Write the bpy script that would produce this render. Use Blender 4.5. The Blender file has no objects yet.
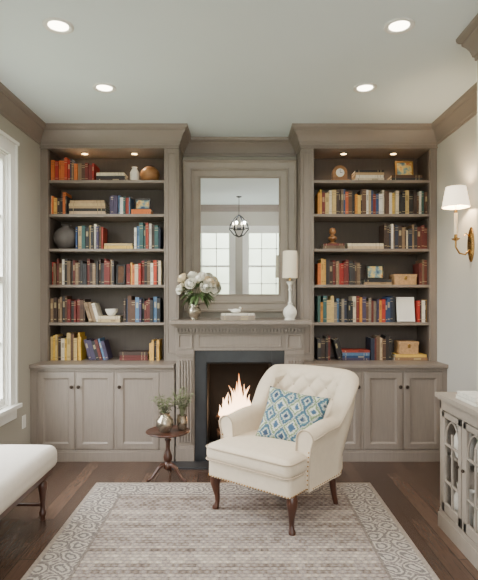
import bpy, bmesh, math, random, colorsys
from mathutils import Vector, Matrix, noise
R = random.Random(7)
F = 508.0; EYE = 1.43; H = 3.04
XL, XR, YB = -1.85, 1.845, 5.10
XBUMP, YBUMP, YF = 1.43, 3.05, -2.6

def lin(c):
    r = []
    for v in c:
        v = v/255.0
        r.append(v/12.92 if v <= 0.04045 else ((v+0.055)/1.055)**2.4)
    return tuple(r)+(1.0,)

# ------------------------------------------------------------ node helpers
class NT:
    def __init__(s, name):
        s.m = bpy.data.materials.new(name); s.m.use_nodes = True
        s.t = s.m.node_tree; s.n = s.t.nodes; s.l = s.t.links
        s.b = s.n['Principled BSDF']
    def new(s, t, **k):
        n = s.n.new(t)
        for a, v in k.items(): setattr(n, a, v)
        return n
    def link(s, a, b): s.l.new(a, b)
    def math(s, op, a, b=None, c=None):
        n = s.n.new('ShaderNodeMath'); n.operation = op
        for i, v in enumerate((a, b, c)):
            if v is None: continue
            if isinstance(v, (int, float)): n.inputs[i].default_value = v
            else: s.l.new(v, n.inputs[i])
        return n.outputs[0]
    def pos(s, world=True):
        if world: return s.new('ShaderNodeNewGeometry').outputs['Position']
        return s.new('ShaderNodeTexCoord').outputs['Object']
    def scale(s, v, sc, rot=(0, 0, 0)):
        n = s.new('ShaderNodeMapping'); n.inputs['Scale'].default_value = sc; n.inputs['Rotation'].default_value = rot
        s.link(v, n.inputs['Vector']); return n.outputs[0]
    def noise(s, v, sc=5, det=4, rough=.5):
        n = s.new('ShaderNodeTexNoise'); n.inputs['Scale'].default_value = sc
        n.inputs['Detail'].default_value = det; n.inputs['Roughness'].default_value = rough
        s.link(v, n.inputs['Vector']); return n.outputs['Fac']
    def ramp(s, f, stops, interp='LINEAR'):
        n = s.new('ShaderNodeValToRGB'); n.color_ramp.interpolation = interp
        e = n.color_ramp.elements
        while len(e) < len(stops): e.new(0.5)
        for i, (p, c) in enumerate(stops):
            e[i].position = p; e[i].color = c
        s.link(f, n.inputs[0]); return n.outputs[0]
    def mix(s, f, a, b, mode='MIX'):
        n = s.new('ShaderNodeMix', data_type='RGBA', blend_type=mode)
        for sock, v in ((n.inputs[0], f), (n.inputs[6], a), (n.inputs[7], b)):
            if isinstance(v, (int, float, tuple)): sock.default_value = v
            else: s.link(v, sock)
        return n.outputs[2]
    def bump(s, h, st=.2, dist=.01):
        n = s.new('ShaderNodeBump'); n.inputs['Strength'].default_value = st; n.inputs['Distance'].default_value = dist
        s.link(h, n.inputs['Height']); s.link(n.outputs[0], s.b.inputs['Normal'])
    def set(s, rough=.5, metal=0., **k):
        s.b.inputs['Roughness'].default_value = rough; s.b.inputs['Metallic'].default_value = metal
    def color(s, c):
        if isinstance(c, tuple): s.b.inputs['Base Color'].default_value = c
        else: s.link(c, s.b.inputs['Base Color'])

def simple(name, rgb, rough=.5, metal=0., var=.08, sc=8, stretch=(1, 1, 1), bump=0., world=True, bsc=60):
    t = NT(name); t.set(rough, metal)
    c = lin(rgb); d = tuple(v*(1-var) for v in c[:3])+(1,); l = tuple(min(1, v*(1+var)) for v in c[:3])+(1,)
    v = t.scale(t.pos(world), stretch)
    t.color(t.ramp(t.noise(v, sc), [(.3, d), (.7, l)]))
    if bump: t.bump(t.noise(v, bsc, 3), bump, .004)
    return t.m

def emis(name, rgb, st):
    t = NT(name); t.color(lin(rgb)); t.b.inputs['Emission Color'].default_value = lin(rgb)
    t.b.inputs['Emission Strength'].default_value = st; return t.m

M = {}
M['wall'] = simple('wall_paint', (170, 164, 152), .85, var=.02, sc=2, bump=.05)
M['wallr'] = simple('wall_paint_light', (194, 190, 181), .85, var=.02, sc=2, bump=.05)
M['ceil'] = simple('ceiling_paint', (226, 235, 236), .9, var=.01, sc=2)
M['trim'] = simple('taupe_trim_paint', (136, 124, 114), .42, var=.03, sc=6)
M['white'] = simple('white_trim_paint', (232, 230, 224), .4, var=.02)
M['cab'] = simple('taupe_painted_oak', (131, 119, 109), .40, var=.06, sc=9, stretch=(9, 9, .7), bump=.04)
M['cabh'] = simple('taupe_painted_oak_shelf', (128, 116, 106), .40, var=.06, sc=9, stretch=(.7, 9, 9))
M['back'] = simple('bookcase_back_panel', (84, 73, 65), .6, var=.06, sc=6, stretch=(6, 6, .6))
M['mframe'] = simple('taupe_frame_paint', (152, 140, 127), .40, var=.05, sc=9)
M['knob'] = simple('bronze', (60, 50, 42), .35, .8)
M['slate'] = simple('black_slate', (38, 39, 42), .35, var=.35, sc=5, bump=.1)
M['fire_in'] = simple('firebox_black', (14, 12, 11), .9, var=.3, sc=10)
M['iron'] = simple('cast_iron', (25, 24, 24), .5, .6)
M['log'] = simple('charred_log', (84, 60, 44), .9, var=.5, sc=15, bump=.5)
M['brass'] = simple('antique_brass', (190, 150, 90), .25, 1., var=.05)
M['dwood'] = simple('dark_walnut', (68, 39, 27), .3, var=.3, sc=8, stretch=(1, 1, .3))
M['cream'] = simple('cream_linen', (208, 192, 170), .9, var=.03, sc=30, bump=.25, world=False, bsc=350)
M['bench'] = simple('ivory_linen', (202, 194, 184), .9, var=.03, sc=30, bump=.25, bsc=300)
M['pipe'] = simple('linen_piping', (180, 162, 140), .9)
M['rose'] = simple('white_petal', (246, 242, 230), .6, var=.03, sc=30)
M['rosec'] = simple('cream_petal', (244, 228, 196), .6, var=.04, sc=30)
M['leaf'] = simple('green_leaf', (72, 92, 50), .5, var=.3, sc=20)
M['olive'] = simple('olive_leaf', (112, 118, 84), .55, var=.3, sc=20)
M['silver'] = simple('mercury_silver', (175, 165, 148), .22, .9, var=.25, sc=40)
M['ceram'] = simple('white_ceramic', (232, 228, 218), .25, var=.02)
M['candle'] = simple('ivory_linen_shade', (240, 228, 204), .7, var=.02)
M['greyv'] = simple('charcoal_pottery', (88, 82, 79), .55, var=.15, sc=12, bump=.2)
M['gourd'] = simple('carved_wood', (150, 104, 62), .45, var=.25, sc=10, stretch=(1, 1, 3))
M['tan'] = simple('tan_wicker', (178, 140, 98), .7, var=.2, sc=60)
M['gold'] = simple('gilt_frame', (165, 125, 66), .35, .6, var=.2, sc=20)
M['blackp'] = simple('black_lacquer', (30, 28, 27), .35)
M['console'] = simple('greige_cabinet_paint', (148, 138, 127), .45, var=.05, sc=8, stretch=(4, 4, .7))
M['shade'] = emis('lamp_shade_linen', (255, 236, 205), 2.0)
M['bulb'] = emis('recessed_bulb', (255, 240, 215), 14)
M['puck'] = emis('puck_light', (255, 214, 150), 12)
M['steel'] = simple('satin_nickel', (140, 135, 128), .3, 1.)
M['vein'] = simple('button_linen', (186, 169, 148), .9)

t = NT('mirror_glass'); t.set(.0, 1.); t.color((.9, .92, .91, 1)); M['mirror'] = t.m
t = NT('window_glass')
tr = t.new('ShaderNodeBsdfTransparent'); gl = t.new('ShaderNodeBsdfGlossy'); gl.inputs['Roughness'].default_value = 0.02
mx = t.new('ShaderNodeMixShader'); mx.inputs[0].default_value = .07
t.link(tr.outputs[0], mx.inputs[1]); t.link(gl.outputs[0], mx.inputs[2]); t.link(mx.outputs[0], t.n['Material Output'].inputs[0]); M['glass'] = t.m

t = NT('book_cloth'); t.set(.6); a = t.new('ShaderNodeVertexColor'); a.layer_name = 'Col'
t.color(t.mix(.25, a.outputs[0], t.ramp(t.noise(t.pos(), 40), [(.3, (.25, .25, .25, 1)), (.7, (1, 1, 1, 1))]), 'MULTIPLY')); M['book'] = t.m

# floor
t = NT('dark_hardwood'); p = t.pos()
br = t.new('ShaderNodeTexBrick'); br.offset = .37; br.inputs['Scale'].default_value = 1
br.inputs['Brick Width'].default_value = 1.4; br.inputs['Row Height'].default_value = .11; br.inputs['Mortar Size'].default_value = .0022
br.inputs['Color1'].default_value = lin((98, 76, 63)); br.inputs['Color2'].default_value = lin((70, 53, 44)); br.inputs['Mortar'].default_value = lin((26, 20, 16))
t.link(t.scale(p, (1, 1, 1), (0, 0, math.radians(90))), br.inputs['Vector'])
gr = t.noise(t.scale(p, (22, 1.5, 1)), 5, 6, .6)
t.color(t.mix(.55, br.outputs[0], t.ramp(gr, [(.3, (.45, .45, .45, 1)), (.7, (1.1, 1.08, 1.05, 1))]), 'MULTIPLY'))
t.set(.26); t.bump(gr, .08, .003); M['floor'] = t.m

# rug
RX0, RX1, RY0, RY1 = -1.11, 1.02, 1.75, 3.95
t = NT('woven_rug'); p = t.pos(); sp = t.new('ShaderNodeSeparateXYZ'); t.link(p, sp.inputs[0]); X, Y = sp.outputs[0], sp.outputs[1]
cx, cy, hx, hy = (RX0+RX1)/2, (RY0+RY1)/2, (RX1-RX0)/2, (RY1-RY0)/2
ex = t.math('SUBTRACT', hx, t.math('ABSOLUTE', t.math('SUBTRACT', X, cx)))
ey = t.math('SUBTRACT', hy, t.math('ABSOLUTE', t.math('SUBTRACT', Y, cy)))
ed = t.math('MINIMUM', ex, ey)
inb = t.math('LESS_THAN', ed, .25)
# field: woven rows of small loops, colour varying row by row and along the row
KR = 30.0
rows = t.math('FLOOR', t.math('MULTIPLY', Y, KR))
rw = t.math('FRACT', t.math('MULTIPLY', t.math('SINE', t.math('MULTIPLY', rows, 12.9898)), 43.758))
prow = t.math('ABSOLUTE', t.math('SUBTRACT', t.math('FRACT', t.math('MULTIPLY', Y, KR)), .5))
loops = t.math('ABSOLUTE', t.math('SUBTRACT', t.math('FRACT', t.math('ADD', t.math('MULTIPLY', X, 24.), t.math('MULTIPLY', rows, .5))), .5))
pat = t.math('ADD', prow, loops)
cb = t.new('ShaderNodeCombineXYZ'); t.link(t.math('FLOOR', t.math('ADD', t.math('MULTIPLY', X, 24.), t.math('MULTIPLY', rows, .5))), cb.inputs[0]); t.link(rows, cb.inputs[1])
wn = t.new('ShaderNodeTexWhiteNoise', noise_dimensions='2D'); t.link(cb.outputs[0], wn.inputs['Vector'])
wob = t.noise(t.scale(p, (10, 30, 1)), 1.6, 4, .7)
rowm = t.math('ADD', t.math('ADD', t.math('MULTIPLY', rw, .22), t.math('MULTIPLY', wob, .42)), t.math('ADD', t.math('MULTIPLY', t.math('SUBTRACT', .5, pat), .30), t.math('MULTIPLY', wn.outputs['Value'], .16)))
field = t.ramp(rowm, [(.16, lin((80, 69, 64))), (.28, lin((122, 106, 96))), (.40, lin((146, 138, 134))), (.52, lin((168, 154, 141))), (.66, lin((196, 186, 172)))])
sp2 = t.noise(t.scale(p, (1, 1, 1)), 120, 2, .7)
field = t.mix(.5, field, t.ramp(sp2, [(.35, (.48, .46, .44, 1)), (.62, (1.1, 1.1, 1.1, 1))]), 'MULTIPLY')
# border: distressed scrolling lattice
def fr(v, k, o=0.): return t.math('ABSOLUTE', t.math('SUBTRACT', t.math('FRACT', t.math('ADD', t.math('MULTIPLY', v, k), o)), .5))
wx = t.math('ADD', X, t.math('MULTIPLY', t.math('SINE', t.math('MULTIPLY', Y, 40.)), .012))
wy = t.math('ADD', Y, t.math('MULTIPLY', t.math('SINE', t.math('MULTIPLY', X, 40.)), .012))
dx_, dy_ = fr(wx, 8.), fr(wy, 8.)
rad = t.math('SQRT', t.math('ADD', t.math('MULTIPLY', dx_, dx_), t.math('MULTIPLY', dy_, dy_)))
nz = t.noise(p, 38, 4, .65)
dd = t.math('ADD', rad, t.math('MULTIPLY', t.math('SUBTRACT', nz, .5), .4))
bord = t.ramp(dd, [(.0, lin((174, 166, 156))), (.15, lin((174, 166, 156))), (.19, lin((104, 97, 96))), (.27, lin((116, 109, 107))), (.31, lin((184, 176, 165))), (.39, lin((178, 168, 156))), (.43, lin((104, 97, 96))), (.5, lin((122, 113, 110))), (.56, lin((186, 178, 166))), (.66, lin((116, 107, 104)))])
bord = t.mix(.45, bord, t.ramp(sp2, [(.35, (.52, .5, .48, 1)), (.62, (1.1, 1.1, 1.1, 1))]), 'MULTIPLY')
col = t.mix(inb, field, bord)
line = t.math('MULTIPLY', t.math('GREATER_THAN', ed, .238), t.math('LESS_THAN', ed, .256))
col = t.mix(t.math('MULTIPLY', line, .7), col, lin((104, 93, 88)))
line2 = t.math('LESS_THAN', ed, .03)
col = t.mix(t.math('MULTIPLY', line2, .8), col, lin((146, 134, 123)))
t.color(col); t.set(.95); t.bump(t.math('ADD', t.noise(p, 220, 2), t.math('MULTIPLY', pat, -.6)), .5, .006); M['rug'] = t.m

# pillow
t = NT('ikat_fabric'); p = t.pos(False); sp = t.new('ShaderNodeSeparateXYZ'); t.link(p, sp.inputs[0]); X, Z = sp.outputs[0], sp.outputs[2]
nz = t.noise(t.scale(p, (16, 1, 90)), 1.8, 4, .7)
nz2 = t.noise(p, 11, 2, .5)
d = t.math('ADD', t.math('ADD', fr(X, 8.6, .25), fr(Z, 7.4, .1)), t.math('MULTIPLY', t.math('SUBTRACT', nz, .5), .5))
d = t.math('ADD', d, t.math('MULTIPLY', t.math('SUBTRACT', nz2, .5), .5))
c = t.ramp(d, [(0, lin((50, 80, 108))), (.17, lin((58, 88, 114))), (.22, lin((196, 198, 184))), (.31, lin((190, 192, 176))), (.35, lin((110, 126, 82))), (.44, lin((102, 122, 92))), (.49, lin((192, 194, 180))), (.56, lin((42, 70, 98))), (.72, lin((66, 108, 118))), (.78, lin((196, 198, 184))), (.88, lin((38, 60, 86)))])
t.color(c); t.set(.85); t.bump(t.noise(p, 300, 2), .2, .003); M['ikat'] = t.m

# flame
t = NT('flame'); p = t.pos(); sp = t.new('ShaderNodeSeparateXYZ'); t.link(p, sp.inputs[0])
f = t.math('DIVIDE', t.math('SUBTRACT', sp.outputs[2], .24), .46)
c = t.ramp(f, [(0, (1, .42, .12, 1)), (.3, (1, .66, .40, 1)), (.7, (1, .56, .30, 1)), (1, (1, .38, .12, 1))])
t.link(c, t.b.inputs['Emission Color']); t.b.inputs['Emission Strength'].default_value = 8; t.color((0, 0, 0, 1)); t.set(1.)
lw = t.new('ShaderNodeLayerWeight'); lw.inputs[0].default_value = .3
fn = t.noise(t.scale(p, (22, 22, 7)), 1.5, 3, .6)
al = t.math('MULTIPLY', t.math('SUBTRACT', 1., lw.outputs['Facing']), t.math('SUBTRACT', 1.35, f))
al = t.math('MULTIPLY', al, t.math('MULTIPLY', fn, 1.8))
t.link(t.math('MINIMUM', al, .92), t.b.inputs['Alpha']); M['flame'] = t.m
# picture art
t = NT('painted_picture'); c = t.ramp(t.noise(t.pos(), 18, 4), [(.3, lin((40, 70, 110))), (.45, lin((120, 150, 150))), (.55, lin((220, 190, 110))), (.7, lin((170, 90, 50)))]); t.color(c); t.set(.5); M['art'] = t.m

# ------------------------------------------------------------ mesh builder
class B:
    def __init__(s, name):
        s.name = name; s.bm = bmesh.new(); s.mats = []; s.M = Matrix(); s.col = s.bm.loops.layers.float_color.new('Col')
    def mi(s, m):
        m = M[m] if isinstance(m, str) else m
        if m not in s.mats: s.mats.append(m)
        return s.mats.index(m)
    def v(s, p): return s.bm.verts.new(s.M @ Vector(p))
    def f(s, vs, mat, col=None):
        try: f = s.bm.faces.new(vs)
        except ValueError: return None
        f.material_index = s.mi(mat); f.smooth = True
        if col is not None:
            for l in f.loops: l[s.col] = col
        return f
    def box(s, x0, x1, y0, y1, z0, z1, mat, col=None):
        v = [s.v((x, y, z)) for x in (x0, x1) for y in (y0, y1) for z in (z0, z1)]
        for q in ((0, 1, 3, 2), (4, 6, 7, 5), (0, 4, 5, 1), (2, 3, 7, 6), (0, 2, 6, 4), (1, 5, 7, 3)):
            s.f([v[i] for i in q], mat, col)
    def lathe(s, prof, c, mat, seg=24, col=None, flute=None):
        rings = []
        for r, z in prof:
            if r < 1e-6: rings.append([s.v((c[0], c[1], c[2]+z))])
            else:
                rings.append([s.v((c[0]+r*math.cos(2*math.pi*i/seg), c[1]+r*math.sin(2*math.pi*i/seg), c[2]+z)) for i in range(seg)])
        for a, b in zip(rings, rings[1:]):
            for i in range(seg):
                j = (i+1) % seg
                if len(a) == 1 and len(b) == 1: continue
                if len(a) == 1: s.f([a[0], b[i], b[j]], mat, col)
                elif len(b) == 1: s.f([a[i], a[j], b[0]], mat, col)
                else: s.f([a[i], a[j], b[j], b[i]], mat, col)
    def sphere(s, c, r, mat, seg=12, sc=(1, 1, 1)):
        n = seg//2; old = s.M
        s.M = old @ Matrix.Translation(c) @ Matrix.Diagonal((*sc, 1))
        s.lathe([(r*math.sin(math.pi*i/n) if 0 < i < n else 0, -r*math.cos(math.pi*i/n)) for i in range(n+1)], (0, 0, 0), mat, seg); s.M = old
    def tube(s, pts, rad, mat, seg=10, closed=False, caps=True):
        pts = [Vector(p) for p in pts]; n = len(pts)
        if not hasattr(rad, '__len__'): rad = [rad]*n
        rings = []; up = None
        for i, p in enumerate(pts):
            if closed: d = pts[(i+1) % n]-pts[i-1]
            else: d = pts[min(i+1, n-1)]-pts[max(i-1, 0)]
            d.normalize()
            if up is None:
                up = Vector((0, 0, 1)) if abs(d.z) < .9 else Vector((1, 0, 0))
            a = d.cross(up); a.normalize(); b = a.cross(d); b.normalize(); up = b
            rings.append([s.v(p+rad[i]*(a*math.cos(2*math.pi*k/seg)+b*math.sin(2*math.pi*k/seg))) for k in range(seg)])
        m = n if closed else n-1
        for i in range(m):
            a, b = rings[i], rings[(i+1) % n]
            for k in range(seg): s.f([a[k], a[(k+1) % seg], b[(k+1) % seg], b[k]], mat)
        if caps and not closed:
            s.f(rings[0][::-1], mat); s.f(rings[-1], mat)
    def rect_sweep(s, x0, x1, z0, z1, yf, prof, mat, fill=None):
        rings = []
        for d, dy in prof:
            rings.append([s.v((x0+d, yf+dy, z0+d)), s.v((x1-d, yf+dy, z0+d)), s.v((x1-d, yf+dy, z1-d)), s.v((x0+d, yf+dy, z1-d))])
        for a, b in zip(rings, rings[1:]):
            for k in range(4): s.f([a[k], a[(k+1) % 4], b[(k+1) % 4], b[k]], mat)
        if fill: s.f(rings[-1], fill)
    def sweep(s, path, prof, mat, closed=False):
        n = len(path); rings = []
        for i, p in enumerate(path):
            p = Vector(p); ns = []
            if closed or i > 0: ns.append((p-Vector(path[i-1])).normalized())
            if closed or i < n-1: ns.append((Vector(path[(i+1) % n])-p).normalized())
            ns = [Vector((d.y, -d.x)) for d in ns]
            nn = ns[0] if len(ns) == 1 else (ns[0]+ns[1])/(1+ns[0].dot(ns[1]))
            rings.append([s.v((p.x+nn.x*o, p.y+nn.y*o, z)) for o, z in prof])
        for i in range(n if closed else n-1):
            a, b = rings[i], rings[(i+1) % n]
            for k in range(len(prof)-1): s.f([a[k], a[k+1], b[k+1], b[k]], mat)
    def rbox(s, c, h, r, mat, n=6, bulge=0., bot=0.):
        def co(hh):
            o = [-hh, -hh+r*.33, -hh+r*.67]
            o += [-(hh-r)+2*(hh-r)*i/n for i in range(n+1)]
            o += [hh-r*.67, hh-r*.33, hh]; return o
        cs = [co(v) for v in h]; vd = {}
        def gv(p):
            k = tuple(round(a, 5) for a in p)
            if k in vd: return vd[k]
            q = Vector([max(-(h[i]-r), min(h[i]-r, p[i])) for i in range(3)]); d = Vector(p)-q
            if d.length > 0: d = d.normalized()*r
            o = q+d
            u = (1-(o.x/h[0])**2)*(1-(o.y/h[1])**2)
            o.z += (bulge if p[2] > 0 else -bot)*max(0, u)**.7*abs(p[2])/h[2]
            vd[k] = s.v(Vector(c)+o); return vd[k]
        for ax in range(3):
            a, b = [i for i in range(3) if i != ax]
            for sg in (-1, 1):
                for i in range(len(cs[a])-1):
                    for j in range(len(cs[b])-1):
                        qs = []
                        for ii, jj in ((i, j), (i+1, j), (i+1, j+1), (i, j+1)):
                            p = [0, 0, 0]; p[ax] = sg*h[ax]; p[a] = cs[a][ii]; p[b] = cs[b][jj]; qs.append(gv(p))
                        s.f(qs, mat)
    def done(s, mw=None, bevel=0., sharp=35, parent=None):
        bmesh.ops.recalc_face_normals(s.bm, faces=s.bm.faces)
        if mw is None:
            xs = [v.co for v in s.bm.verts]
            c = Vector(((min(v.x for v in xs)+max(v.x for v in xs))/2, (min(v.y for v in xs)+max(v.y for v in xs))/2, min(v.z for v in xs)))
            bmesh.ops.translate(s.bm, verts=s.bm.verts, vec=-c); mw = Matrix.Translation(c)
        me = bpy.data.meshes.new(s.name); s.bm.to_mesh(me); s.bm.free()
        for m in s.mats: me.materials.append(m)
        me.set_sharp_from_angle(angle=math.radians(sharp))
        o = bpy.data.objects.new(s.name, me); bpy.context.scene.collection.objects.link(o); o.matrix_world = mw
        if bevel:
            b = o.modifiers.new('bevel', 'BEVEL'); b.width = bevel; b.segments = 2; b.limit_method = 'ANGLE'; b.angle_limit = math.radians(50)
        if parent:
            o.parent = parent; o.matrix_parent_inverse = parent.matrix_world.inverted()
        return o

RZ = lambda a: Matrix.Rotation(math.radians(a), 4, 'Z')
TR = Matrix.Translation

# ------------------------------------------------------------ room shell
b = B('floor'); b.box(XL-.12, XR+.12, YF-.12, YB+.12, -.1, 0, 'floor'); b.done()
b = B('ceiling'); b.box(XL-.12, XR+.12, YF-.12, YB+.12, H, H+.1, 'ceil'); b.done()
def wall(name, Mx, x0, x1, holes, mat):
    b = B(name); b.M = Mx; xs = x0
    for (a, c, z0, z1) in holes:
        b.box(xs, a, 0, .12, 0, H, mat); b.box(a, c, 0, .12, 0, z0, mat); b.box(a, c, 0, .12, z1, H, mat); xs = c
    b.box(xs, x1, 0, .12, 0, H, mat); return b.done()
MB_ = TR((0, YB, 0)); wall('wall_back', MB_, XL, XR, [], 'wall')
ML = TR((XL, 0, 0)) @ RZ(90)      # local x -> world y, faces +X
WL = (2.75, 4.07, .58, 2.60)
wall('wall_left', ML, YF, YB+.12, [WL], 'wall')
MRt = TR((XR, 0, 0)) @ RZ(-90)    # local x -> -world y
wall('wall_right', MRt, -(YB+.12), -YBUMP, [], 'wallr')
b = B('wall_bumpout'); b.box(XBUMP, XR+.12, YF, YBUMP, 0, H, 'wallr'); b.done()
MF = TR((0, YF, 0)) @ RZ(180)     # faces +Y
WF = [(-1.3, -.2, .65, 2.4), (.2, 1.3, .65, 2.4)]
wall('wall_front', MF, -XR, -XL, WF, 'wall')

wi = [0]
def window(Mx, rect, cols, rows):
    x0, x1, z0, z1 = rect; wi[0] += 1
    b = B('window_%d' % wi[0]); b.M = Mx; c = .11
    for (a, d, e, g) in ((x0-c, x0, z0, z1), (x1, x1+c, z0, z1), (x0-c, x1+c, z1, z1+.12)):
        b.box(a, d, -.022, 0, e, g, 'white')
    b.box(x0-c, x0-c+.025, -.032, 0, z0, z1+.12, 'white'); b.box(x1+c-.025, x1+c, -.032, 0, z0, z1+.12, 'white')
    b.box(x0-c-.01, x1+c+.01, -.04, 0, z1+.10, z1+.125, 'white')
    b.box(x0-c-.02, x1+c+.02, -.06, .0, z0-.03, z0, 'white'); b.box(x0-c, x1+c, -.022, 0, z0-.12, z0-.03, 'white')
    # jamb liner
    j = .012
    b.box(x0, x0+j, 0, .12, z0, z1, 'white'); b.box(x1-j, x1, 0, .12, z0, z1, 'white'); b.box(x0+j, x1-j, 0, .12, z1-j, z1, 'white'); b.box(x0+j, x1-j, 0, .12, z0, z0+j, 'white')
    xa, xb, za, zb = x0+j, x1-j, z0+j, z1-j; ya, yb = .020, .070
    for (a, d, e, g) in ((xa, xa+.04, za, zb), (xb-.04, xb, za, zb), (xa+.04, xb-.04, zb-.045, zb), (xa+.04, xb-.04, za, za+.06), (xa+.04, xb-.04, (z0+z1)/2-.025, (z0+z1)/2+.025)):
        b.box(a, d, ya, yb, e, g, 'white')
    for i in range(1, cols):
        x = x0+(x1-x0)*i/cols; b.box(x-.011, x+.011, .034, .058, za+.03, zb-.03, 'white')
    for i in range(1, rows):
        z = z0+(z1-z0)*i/rows
        if abs(z-(z0+z1)/2) > .05: b.box(xa+.02, xb-.02, .034, .058, z-.011, z+.011, 'white')
    v = [b.v((xa+.02, .046, za+.03)), b.v((xb-.02, .046, za+.03)), b.v((xb-.02, .046, zb-.03)), b.v((xa+.02, .046, zb-.03))]
    b.f(v, 'glass')
    b.done()
    l = bpy.data.lights.new('window_portal', 'AREA'); l.shape = 'RECTANGLE'; l.size = x1-x0; l.size_y = z1-z0
    l.cycles.is_portal = True
    o = bpy.data.objects.new('window_portal', l); bpy.context.scene.collection.objects.link(o)
    o.matrix_world = Mx @ TR(((x0+x1)/2, .125, (z0+z1)/2)) @ Matrix.Rotation(math.radians(-90), 4, 'X')
window(ML, WL, 3, 4)
for w in WF: window(MF, w, 3, 4)

# crown
cp = [(0, H-.170), (.010, H-.170), (.012, H-.150), (.020, H-.144), (.024, H-.128), (.032, H-.104), (.046, H-.078), (.060, H-.062), (.066, H-.054), (.066, H-.042), (.076, H-.037), (.086, H-.026), (.090, H-.012), (.090, H)]
BXL, BXR, YU, YLW = -.56, .575, 4.73, 4.50
path = [(XL, YF), (XL, YU-.012), (BXL, YU-.012), (BXL, YB), (BXR, YB), (BXR, YU-.012), (XR, YU-.012), (XR, YBUMP), (XBUMP, YBUMP), (XBUMP, YF)]
b = B('trim_crown'); b.sweep(path, cp, 'trim', True); b.done(sharp=25)
bp = [(0, .13), (.008, .13), (.014, .118), (.014, .0)]
b = B('baseboard_left'); b.sweep([(XL, YF), (XL, YLW-.02)], bp, 'trim'); b.done()
b = B('baseboard_right'); b.sweep([(XR, YLW-.02), (XR, YBUMP), (XBUMP, YBUMP), (XBUMP, YF)], bp, 'trim'); b.done()
b = B('baseboard_front'); b.sweep([(XBUMP, YF), (XL, YF)], bp, 'trim'); b.done()
b = B('wall_outlet'); b.M = ML; b.box(4.33, 4.40, -.006, 0, .33, .44, 'white'); b.done(bevel=.002)

# ------------------------------------------------------------ bookcases
SH = [2.538, 2.221, 1.896, 1.560, 1.2065]
ST = [z+.013 for z in SH]+[.86]
DOORP = [(0, .02), (0, .002), (.002, 0), (.052, 0), (.057, .006), (.060, .007), (.066, .014)]
def bookcase(side):
    b = B('built_in_bookcase')
    if side < 0: xo, xi, oo, oi, li = XL+.001, BXL, -1.778, -.698, -.572
    else: xo, xi, oo, oi, li = XR-.001, BXR, 1.778, .698, .572+.008
    YB2 = YB-.001; H2 = H-.001
    def bx(a, c, *r): b.box(min(a, c), max(a, c), *r)
    # upper carcass
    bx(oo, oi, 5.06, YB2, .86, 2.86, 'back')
    bx(xo, oo, YU, YB2, .86, H2, 'cab'); bx(oi, xi, YU, YB2, .86, H2, 'cab')
    bx(oo, oi, YU, YB2, 2.836, H2, 'cab')
    # inner dark liners
    s = 1 if side < 0 else -1
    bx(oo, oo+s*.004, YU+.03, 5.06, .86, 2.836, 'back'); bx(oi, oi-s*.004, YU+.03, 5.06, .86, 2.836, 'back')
    # stile mouldings
    bx(oo-s*.01, oo-s*.002, YU-.006, YU, .87, 2.85, 'cab')
    bx(oi+s*.002, oi+s*.012, YU-.006, YU, .87, 2.85, 'cab')
    b.rect_sweep(min(oi+s*.03, xi-s*.018), max(oi+s*.03, xi-s*.018), .93, 2.80, YU, [(0, 0), (0, -.006), (.008, -.006), (.012, 0)], 'cab')
    bx(xo, xi, YU-.012, YU, 2.845, H2, 'cab')
    bx(xo, xi, YU-.022, YU, 2.838, 2.85, 'cab')
    for z in SH:
        bx(oo, oi, YU+.015, 5.06, z-.013, z+.013, 'cabh')
    # lower
    bx(xo, li, YLW+.02, YB2, 0, .825, 'cab')
    bx(xo, li, YLW-.0, YLW+.02, .795, .825, 'cab')
    bx(xo, li, YLW-.012, YLW+.02, 0, .085, 'cab'); bx(xo, li, YLW-.006, YLW+.02, .085, .10, 'cab')
    if side < 0: doors = [(-1.789, -1.453), (-1.442, -1.106), (-1.082, -.706)]; kn = [-1.478, -1.417, -1.056]
    else: doors = [(.706, 1.082), (1.106, 1.45), (1.46, 1.80)]; kn = [1.056, 1.425, 1.485]
    # face frame
    edges = [xo]+[e for d in doors for e in d]+[li]; edges.sort()
    for i in range(0, len(edges), 2): bx(edges[i], edges[i+1], YLW, YLW+.02, .10, .795, 'cab')
    for d in doors: b.rect_sweep(d[0]+.002, d[1]-.002, .105, .791, YLW-.004, DOORP, 'cab', 'cab')
    for k in kn:
        old = b.M; b.M = TR((k, YLW-.004, .662)) @ Matrix.Rotation(math.radians(90), 4, 'X')
        b.lathe([(.011, 0), (.011, .003), (.006, .006), (.006, .014), (.015, .018), (.017, .024), (.012, .030), (0, .032)], (0, 0, 0), 'knob', 14); b.M = old
    # counter
    bx(xo, li, YLW-.03, YB2, .832, .86, 'cabh'); bx(xo, li, YLW-.018, YB2, .822, .834, 'cabh')
    # puck lights
    for px in (.28, .72):
        x = oo+(oi-oo)*px
        b.lathe([(.035, 0), (.035, -.008), (.028, -.010)], (x, 4.86, 2.836), 'steel', 16)
        b.lathe([(.028, -.010), (0, -.010)], (x, 4.86, 2.836), 'puck', 16)
        l = bpy.data.lights.new('puck_lamp', 'SPOT'); l.energy = 8; l.color = (1, .72, .42); l.spot_size = 2.4; l.spot_blend = .8; l.shadow_soft_size = .03
        o = bpy.data.objects.new('puck_lamp', l); o.location = (x, 4.86, 2.82); bpy.context.scene.collection.objects.link(o)
    return b.done(bevel=.0025)
bookcase(-1); bookcase(1)

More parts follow.
